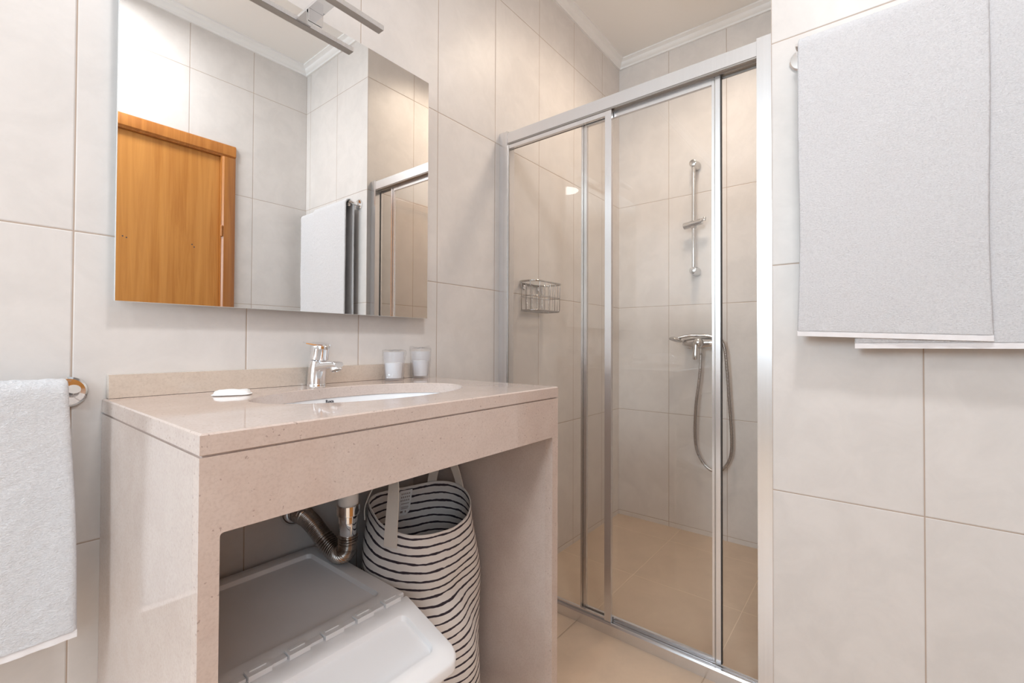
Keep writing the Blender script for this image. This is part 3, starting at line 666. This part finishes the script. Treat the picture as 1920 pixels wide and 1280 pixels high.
# ------------------------------------------------------------------ towel rails and towels
def rail(name, label, org, along, outv, length, zc, ro, n0):
    """rosettes on the wall at both ends, arms, bar. org: first rosette on the wall"""
    t = thing(name, label, 'towel rail', org, 'wall towel rails')
    O = Vector(org); A = Vector(along); U = Vector(outv)
    for s_ in (0, length):
        bm = N(); lathe(bm, O+A*s_+U*0.0005, U, [(0, 0.0285), (0.004, 0.0285), (0.0075, 0.025), (0.0085, 0.012)], 36); obj('rosette', bm, M['chrome'], t)
        bm = N(); tube(bm, spline([O+A*s_+U*0.008, O+A*s_+U*(ro*0.5)+Vector((0, 0, 0.001)), O+A*s_+U*(ro-0.006)+Vector((0, 0, 0.004)), O+A*s_+U*(ro+0.004)+Vector((0, 0, 0.010))], 6), 0.0095, 16); obj('arm', bm, M['chrome'], t, ang=60)
    bm = N(); e = 0.008
    cyl(bm, O+A*e+U*ro+Vector((0, 0, zc)), O+A*(length-e)+U*ro+Vector((0, 0, zc)), 0.0085, 20); obj('bar', bm, M['chrome'], t)
    return t
RO = 0.056
rail('towel_rail', 'chrome towel rail on the wall right of the shower, under two towels', (XR, 0.145, 0.741+ZC), (0, -1, 0), (-1, 0, 0), 0.52, -0.009, RO, 0)
rail('towel_rail', 'chrome towel rail on the mirror wall left of the vanity', (0.145, YM, -0.096+ZC), (-1, 0, 0), (0, -1, 0), 0.50, 0.006, 0.070, 0)

def towel(label, P0, A, U, L, zb, zf, zr, r, th, seed, group, slant=0.0, hemh=0.013, flare=0.0, step=0.0065, spread=0.0):
    """P0: bar point at the towel's first edge; A along the bar; U away from the wall. hangs over the bar"""
    P0 = Vector(P0); A = Vector(A); U = Vector(U); Z = Vector((0, 0, 1))
    t = thing('bath_towel', label, 'towel', P0+A*(L/2)+Z*(zf-zr), group)
    path = []                                   # (out, z) from the back hem to the front hem
    nb = int((zr-zb)/step); nf = int((zr-zf-hemh)/step)
    for i in range(nb): path.append((-r, zb-zr+(zr-zb)*i/nb, 0, 1-i/nb))
    na = 10
    for i in range(na+1):
        a = PI-PI*i/na; path.append((r*math.cos(a), r*math.sin(a), 1, 0))
    for i in range(1, nf+1): path.append((r, -(zr-zf-hemh)*i/nf, 2, i/nf))
    ns = int(L/step)
    def pt(s, item, off):
        o_, z_, side, q = item
        e = s/L
        wav = noise.noise(Vector((s*5+seed, z_*2.2, side*3.0)))*0.006+noise.noise(Vector((s*14+seed, z_*6, 7)))*0.0022
        fuzz = (noise.noise(Vector((s*150+seed, z_*150, 3)))*0.0018 if off > 0 else 0)
        sc_ = 1 if side == 2 else (0.25 if side == 0 else 0.2)
        o2 = o_+wav*sc_*min(1, q*3 if side == 2 else 1)
        zz = z_
        if side == 2: o2 += flare*q*q; zz += slant*(e-0.5)*q
        ed = 0.0
        if side == 2: ed = -spread*q*(1-e)+0.004*math.sin(z_*9+seed)*(1 if e > 0.5 else -1)*abs(2*e-1)**6*q
        # outward normal of the path
        if side == 1:
            ln = math.hypot(o_, z_); no, nz_ = o_/ln, z_/ln
        else: no, nz_ = (1 if side == 2 else -1), 0
        # rounded selvedges
        te = min(s, L-s); k_ = math.sqrt(max(0.0, 1-(1-min(1, te/(th*0.5)))**2)) if te < th*0.5 else 1
        h_ = th*0.5*max(0.12, k_)
        return P0+A*(s+ed)+U*(o2+no*(h_*off+fuzz))+Z*(zz+nz_*(h_*off+fuzz))
    S = [0, th*0.12, th*0.3]+[th*0.5+(L-th)*i/ns for i in range(ns+1)]+[L-th*0.3, L-th*0.12, L]
    bm = N()
    Of = [[bm.verts.new(pt(s, it, 1)) for s in S] for it in path]
    Ib = [[bm.verts.new(pt(s, it, -1)) for s in S] for it in path]
    m_ = len(S)
    for k in range(len(path)-1):
        for i in range(m_-1):
            bm.faces.new((Of[k][i], Of[k][i+1], Of[k+1][i+1], Of[k+1][i])); bm.faces.new((Ib[k][i+1], Ib[k][i], Ib[k+1][i], Ib[k+1][i+1]))
        bm.faces.new((Of[k][0], Of[k+1][0], Ib[k+1][0], Ib[k][0])); bm.faces.new((Of[k+1][-1], Of[k][-1], Ib[k][-1], Ib[k+1][-1]))
    for k in (0, len(path)-1):
        for i in range(m_-1): bm.faces.new((Of[k][i+1], Of[k][i], Ib[k][i], Ib[k][i+1]) if k == 0 else (Of[k][i], Of[k][i+1], Ib[k][i+1], Ib[k][i]))
    obj('terry_cloth', bm, M['terry'], t, ang=80)
    # flat woven hem along the front edge
    bm = N(); rings = []
    last = path[-1]
    for k in range(7):
        q = k/6; R_ = []
        for s in [L*0.001+(L*0.998)*i/60 for i in range(61)]:
            c_ = (pt(s, last, 1)+pt(s, last, -1))/2
            R_.append(c_-Z*(hemh*q)+U*(0.0008*math.sin(s*160+seed)*q))
        rings.append(R_)
    hw_ = th*0.34
    fr_ = [[bm.verts.new(p+U*(hw_*(0.62 if k == 0 else 1))) for p in R_] for k, R_ in enumerate(rings)]; bk_ = [[bm.verts.new(p-U*hw_) for p in R_] for R_ in rings]
    nn_ = len(rings[0])
    for k in range(6):
        for i in range(nn_-1):
            bm.faces.new((fr_[k][i], fr_[k+1][i], fr_[k+1][i+1], fr_[k][i+1])); bm.faces.new((bk_[k][i], bk_[k][i+1], bk_[k+1][i+1], bk_[k+1][i]))
        bm.faces.new((fr_[k][0], bk_[k][0], bk_[k+1][0], fr_[k+1][0])); bm.faces.new((fr_[k][-1], fr_[k+1][-1], bk_[k+1][-1], bk_[k][-1]))
    for i in range(nn_-1):
        bm.faces.new((fr_[0][i], fr_[0][i+1], bk_[0][i+1], bk_[0][i])); bm.faces.new((fr_[-1][i], bk_[-1][i], bk_[-1][i+1], fr_[-1][i+1]))
    obj('hem', bm, M['hem'], t, ang=60)
    return t
BZR = 0.741+ZC-0.009; BXR = XR-RO
towel('white towel on the right rail, lying underneath and reaching further right', (BXR, 0.035, BZR), (0, -1, 0), (-1, 0, 0), 0.385, 0.005+ZC, -0.008+ZC, BZR, 0.0140, 0.0095, 3.1, 'white bath towels', 0.003)
towel('white towel on the right rail, lying on top, its left edge next to the shower', (BXR, 0.146, BZR+0.0), (0, -1, 0), (-1, 0, 0), 0.331, 0.03+ZC, 0.0135+ZC, BZR, 0.0242, 0.0095, 8.7, 'white bath towels', -0.013)
BZL = -0.096+ZC+0.006; BYL = YM-0.070
towel('white towel hanging on the rail left of the vanity', (0.137, BYL, BZL), (-1, 0, 0), (0, -1, 0), 0.44, 0.50, 0.466, BZL, 0.017, 0.014, 15.3, 'white bath towels', -0.004, flare=0.010, step=0.006, spread=0.017)

# ------------------------------------------------------------------ shower screen
FXs = 1.395
t = thing('shower_screen', 'aluminium framed shower screen with clear sliding glass door', 'shower screen', (FXs+0.02, 0.71, 0))
J0, J1 = YS+0.0005, 0.2567
K0, K1 = 1.1652, YM-0.0005
TOP = 0.8560+ZC
# jambs
bm = N(); box(bm, FXs, FXs+0.045, J0, J1, 0.0, TOP); jr = obj('jamb', bm, M['alu'], t, bevel=0.0012)
jr['label'] = 'wide right jamb beside the towel wall'
bm = N(); box(bm, FXs+0.030, FXs+0.034, J1, J1+0.004, 0.03, TOP-0.06); obj('gasket', bm, M['gasket'], jr)
bm = N(); box(bm, FXs, FXs+0.045, K0, K1, 0.0, TOP); jl = obj('jamb', bm, M['alu'], t, bevel=0.0012)
bm = N(); box(bm, FXs+0.006, FXs+0.010, K0-0.005, K0, 0.04, TOP-0.05); obj('gasket', bm, M['alu_dark'], jl)
# top rail
R0, R1 = J1+0.0004, K0-0.0004
bm = N(); box(bm, FXs+0.001, FXs+0.045, R0, R1, 0.8075+ZC, 0.8490+ZC); tr_ = obj('top_rail', bm, M['alu'], t, bevel=0.001)
bm = N(); box(bm, FXs+0.004, FXs+0.0075, R0, R1, 0.8035+ZC, 0.8076+ZC); box(bm, FXs+0.0215, FXs+0.0245, R0, R1, 0.8020+ZC, 0.8076+ZC); box(bm, FXs+0.040, FXs+0.0435, R0, R1, 0.7960+ZC, 0.8076+ZC)
obj('rail_channel', bm, M['alu_dark'], tr_)
# bottom track
bm = N(); pf = [(FXs+0.001, 0.0), (FXs+0.001, 0.034), (FXs+0.004, 0.0395), (FXs+0.010, 0.0395), (FXs+0.012, 0.032), (FXs+0.019, 0.032), (FXs+0.020, 0.0375), (FXs+0.023, 0.0375), (FXs+0.024, 0.030), (FXs+0.034, 0.028), (FXs+0.035, 0.033), (FXs+0.040, 0.033), (FXs+0.041, 0.0), (FXs+0.041, SF), (FXs+0.003, SF)]
prism(bm, pf[:-2], 'y', R0, R1); obj('bottom_track', bm, M['alu'], t, ang=20)
def leaf(name, x, y0, y1, z0, z1, stiles, label=None):
    """framed glass leaf: glass as the part, its profiles as sub-parts"""
    bm = N(); box(bm, x-0.0025, x+0.0025, y0+0.004, y1-0.004, z0+0.004, z1-0.004); gl = obj(name, bm, M['glass'], t)
    for a_, b_, xx0, xx1 in stiles:
        bm = N(); box(bm, xx0, xx1, a_, b_, z0, z1); obj('stile', bm, M['alu'], gl, bevel=0.0012)
    return gl
# fixed leaf on the left, in the front channel
zb_, zt_ = 0.0400, 0.8035+ZC
fl_ = leaf('fixed_panel', FXs+0.0145, 0.7070, K0-0.0005, zb_, zt_, [(0.7070, 0.7310, FXs+0.0075, FXs+0.0205)])
bm = N(); box(bm, FXs+0.0078, FXs+0.0205, 0.7312, K0-0.0006, zt_-0.016, zt_); obj('panel_top_profile', bm, M['alu'], fl_, bevel=0.0008)
bm = N(); box(bm, FXs+0.0110, FXs+0.0195, 0.7312, K0-0.0006, zb_, zb_+0.008); obj('panel_bottom_profile', bm, M['alu'], fl_, bevel=0.0008)
# sliding leaf in the rear channel, pushed left and partly behind the fixed one
sl = leaf('sliding_door', FXs+0.030, 0.3595, 0.8350, 0.0400, 0.8015+ZC, [(0.3595, 0.3728, FXs+0.0245, FXs+0.0385), (0.3768, 0.3835, FXs+0.0255, FXs+0.0360), (0.8120, 0.8232, FXs+0.0245, FXs+0.0355), (0.8268, 0.8350, FXs+0.0250, FXs+0.0355)])
bm = N(); box(bm, FXs+0.0250, FXs+0.0360, 0.3837, 0.8118, 0.8015+ZC-0.020, 0.8015+ZC); obj('door_top_profile', bm, M['alu'], sl, bevel=0.0008)
bm = N(); box(bm, FXs+0.0250, FXs+0.0345, 0.3837, 0.8118, 0.0385, 0.0520); obj('door_bottom_profile', bm, M['alu'], sl, bevel=0.0008)
bm = N(); box(bm, FXs+0.0270, FXs+0.0360, 0.3565, 0.3594, 0.042, 0.7995+ZC); obj('door_seal', bm, M['gasket'], sl)
bm = N(); box(bm, FXs+0.0275, FXs+0.0355, 0.3728, 0.3768, 0.0402, 0.8013+ZC); box(bm, FXs+0.0275, FXs+0.0350, 0.8232, 0.8268, 0.0402, 0.8013+ZC); obj('glazing_groove', bm, M['alu_dark'], sl)

# ------------------------------------------------------------------ shower fittings
# slide bar
SX = XS-0.052; SY = 0.752
t = thing('shower_slide_bar', 'vertical chrome riser rail with slider on the shower back wall', 'shower rail', (XS, SY, 0.39+ZC))
for z_ in (0.955+ZC, 0.386+ZC):
    bm = N(); lathe(bm, (XS-0.0004, SY, z_), (-1, 0, 0), [(0, 0.024), (0.018, 0.024), (0.024, 0.020), (0.060, 0.0195), (0.067, 0.018), (0.069, 0.014)], 32); obj('bracket', bm, M['chrome_grey'], t)
bm = N(); cyl(bm, (SX, SY, 0.386+ZC), (SX, SY, 0.955+ZC), 0.0095, 20); obj('riser_tube', bm, M['chrome_grey'], t)
bm = N(); za = 0.632+ZC
lathe(bm, (SX, SY+0.052, za-0.004), (-0.10, -1, 0.12), [(0, 0.014), (0.002, 0.017), (0.050, 0.0175), (0.085, 0.016), (0.100, 0.016), (0.101, 0.012)], 28)
lathe(bm, (SX, SY, za-0.022), (0, 0, 1), [(0, 0.0125), (0.003, 0.015), (0.040, 0.015), (0.043, 0.0125)], 24)
sl_ = obj('slider', bm, M['chrome_grey'], t)
bm = N(); lathe(bm, (SX-0.008, SY-0.055, za+0.010), (0.05, -0.2, 1), [(0, 0.009), (0.014, 0.009), (0.018, 0.006)], 16); obj('holder_hook', bm, M['chrome_grey'], sl_)
# mixer
MY, MZ = 0.742, 0.006+ZC
t = thing('shower_mixer', 'chrome single lever shower mixer on the shower back wall', 'mixer tap', (XS, MY, MZ))
MXc = XS-0.052
bm = N(); rings = []
for yy, r_, dz in ((0.115, 0.004, 0.0), (0.112, 0.016, 0.0), (0.095, 0.024, 0.0), (0.06, 0.0275, -0.002), (0.02, 0.030, -0.003), (-0.02, 0.030, -0.003), (-0.06, 0.0275, -0.002), (-0.095, 0.024, 0.0), (-0.112, 0.016, 0.0), (-0.115, 0.004, 0)):
    rings.append([(MXc+r_*0.9*math.cos(2*PI*i/28), MY-0.024+yy*0.80, MZ+dz+r_*math.sin(2*PI*i/28)) for i in range(28)])
loft(bm, rings)
for yy in (0.045, -0.093): cyl(bm, (XS-0.012, MY+yy, MZ), (MXc, MY+yy, MZ), 0.014, 20)
mb = obj('body', bm, M['chrome_grey'], t, ang=50)
for yy in (0.045, -0.093):
    bm = N(); lathe(bm, (XS-0.0004, MY+yy, MZ), (-1, 0, 0), [(0, 0.034), (0.004, 0.034), (0.014, 0.024), (0.018, 0.018)], 32); obj('wall_cover', bm, M['chrome_grey'], t)
bm = N(); lathe(bm, (MXc-0.020, MY-0.024, MZ-0.002), (-1, 0, 0), [(0, 0.0255), (0.022, 0.0255), (0.034, 0.022), (0.040, 0.012), (0.041, 0)], 32)
rings = []
for q, wd, th_, ox in ((0, 0.015, 0.012, 0.0), (0.03, 0.0125, 0.008, -0.008), (0.06, 0.0125, 0.006, -0.014), (0.086, 0.0125, 0.006, -0.018), (0.092, 0.009, 0.004, -0.018)):
    c_ = Vector((MXc-0.046+ox, MY-0.016+q*0.02, MZ+0.004-q))
    rings.append([c_+Vector((th_*math.sin(a), wd*math.cos(a), 0)) for a in [2*PI*k/20 for k in range(20)]])
loft(bm, rings); obj('lever', bm, M['chrome_grey'], t, ang=50)
bm = N(); cyl(bm, (MXc, MY-0.026, MZ-0.024), (MXc, MY-0.026, MZ-0.056), 0.0105, 20); obj('hose_outlet', bm, M['chrome_grey'], t)
# hand shower resting on the mixer, with its hose
HX = XS-0.085
hz = MZ+0.0
t = thing('hand_shower', 'chrome hand shower with looping metal hose resting on the mixer', 'hand shower', (HX, MY, MZ))
ctr = spline([(HX+0.020, MY-0.105, MZ+0.022), (HX+0.018, MY-0.06, MZ+0.0345), (HX+0.012, MY, MZ+0.0375), (HX+0.004, MY+0.040, MZ+0.0340), (HX-0.002, MY+0.078, MZ+0.0240)], 8)
bm = N(); rings = []; m_ = len(ctr)
for i, p in enumerate(ctr):
    q = i/(m_-1); wd = 0.0105+0.003*q; hh = 0.0095-0.001*q
    rings.append([p+Vector((wd*math.cos(a), 0, hh*math.sin(a))) for a in [2*PI*k/22 for k in range(22)]])
loft(bm, rings); obj('handle', bm, M['chrome_grey'], t, ang=60)
bm = N(); hc = Vector((HX-0.005, MY+0.092, MZ+0.0185)); hn = Vector((-0.22, 0.20, -1)).normalized()
lathe(bm, hc-hn*0.0095, hn, [(0, 0.0), (0.0008, 0.014), (0.004, 0.025), (0.009, 0.0325), (0.0145, 0.0355), (0.018, 0.0345), (0.0185, 0.0325)], 40)
he = obj('head', bm, M['chrome_grey'], t)
bm = N(); lathe(bm, hc+hn*0.0088, hn, [(0, 0.0322), (0.0015, 0.0315), (0.002, 0.0)], 40); obj('spray_face', bm, M['grey_plastic'], he)
HXo = XS-0.056
hose = spline([(HX+0.020, MY-0.100, MZ+0.022), (HX+0.020, MY-0.128, MZ+0.014), (HX+0.024, MY-0.146, MZ-0.03), (HX+0.030, MY-0.156, MZ-0.15), (HXo+0.004, MY-0.1665, MZ-0.32), (HXo+0.010, MY-0.1745, MZ-0.48), (HXo+0.012, MY-0.168, MZ-0.575), (HXo+0.012, MY-0.135, MZ-0.640), (HXo+0.012, MY-0.088, MZ-0.662), (HXo+0.012, MY-0.042, MZ-0.635), (HXo+0.010, MY-0.006, MZ-0.57), (HXo+0.006, MY+0.004, MZ-0.48), (HXo+0.002, MY-0.002, MZ-0.33), (MXc, MY-0.020, MZ-0.18), (MXc, MY-0.026, MZ-0.09), (MXc, MY-0.026, MZ-0.0565)], 26)
bm = N(); tube(bm, hose, 0.0075, 12, rf=lambda i: 0.0078+0.0006*math.sin(i*PI/1.5)); obj('hose', bm, M['wire'], t, ang=70)

# wire caddy
CX0, CX1, CD, CZ0, CZ1 = 1.507, 1.713, 0.100, 0.139+ZC, 0.262+ZC
t = thing('shower_caddy', 'chrome wire basket fixed to the tiled wall inside the shower', 'basket', ((CX0+CX1)/2, YM, CZ0))
yb_ = YM-0.006
def rr_path(ins, z, r=0.035): return [(x, y, z) for x, y in rrect(CX0+ins, CX1-ins, yb_-CD+ins, yb_-ins*0.3, r, 7)]
bm = N(); tube(bm, rr_path(0, CZ1), 0.0042, 10, closed=True); obj('top_rim', bm, M['chrome_grey'], t, ang=70)
bm = N(); tube(bm, rr_path(0.004, CZ0), 0.003, 8, closed=True); obj('bottom_rim', bm, M['wire'], t, ang=70)
for k in range(5):
    x_ = CX0+0.026+k*(CX1-CX0-0.052)/4
    bm = N(); tube(bm, [(x_, yb_-0.002, CZ1), (x_, yb_-0.003, CZ0+0.003), (x_, yb_-0.006, CZ0+0.001), (x_, yb_-CD+0.008, CZ0+0.001), (x_, yb_-CD+0.003, CZ0+0.004), (x_, yb_-CD, CZ1)], 0.0015, 8); obj('cross_wire', bm, M['wire'], t, ang=70)
for z_ in (CZ0+0.060,):
    bm = N(); tube(bm, rr_path(0.002, z_), 0.0015, 8, closed=True); obj('side_wire', bm, M['wire'], t, ang=70)
for y_ in (yb_-CD+0.03, yb_-CD+0.055, yb_-0.022):
    bm = N(); tube(bm, [(CX0, y_, CZ1), (CX0+0.003, y_, CZ0+0.004), (CX0+0.008, y_, CZ0), (CX1-0.008, y_, CZ0), (CX1-0.003, y_, CZ0+0.004), (CX1, y_, CZ1)], 0.0015, 8); obj('cross_wire', bm, M['wire'], t, ang=70)
for x_ in (CX0+0.05, CX1-0.05):
    bm = N(); lathe(bm, (x_, YM-0.0004, CZ1-0.018), (0, -1, 0), [(0, 0.009), (0.006, 0.009), (0.0065, 0.004)], 18); obj('wall_fixing', bm, M['chrome'], t)
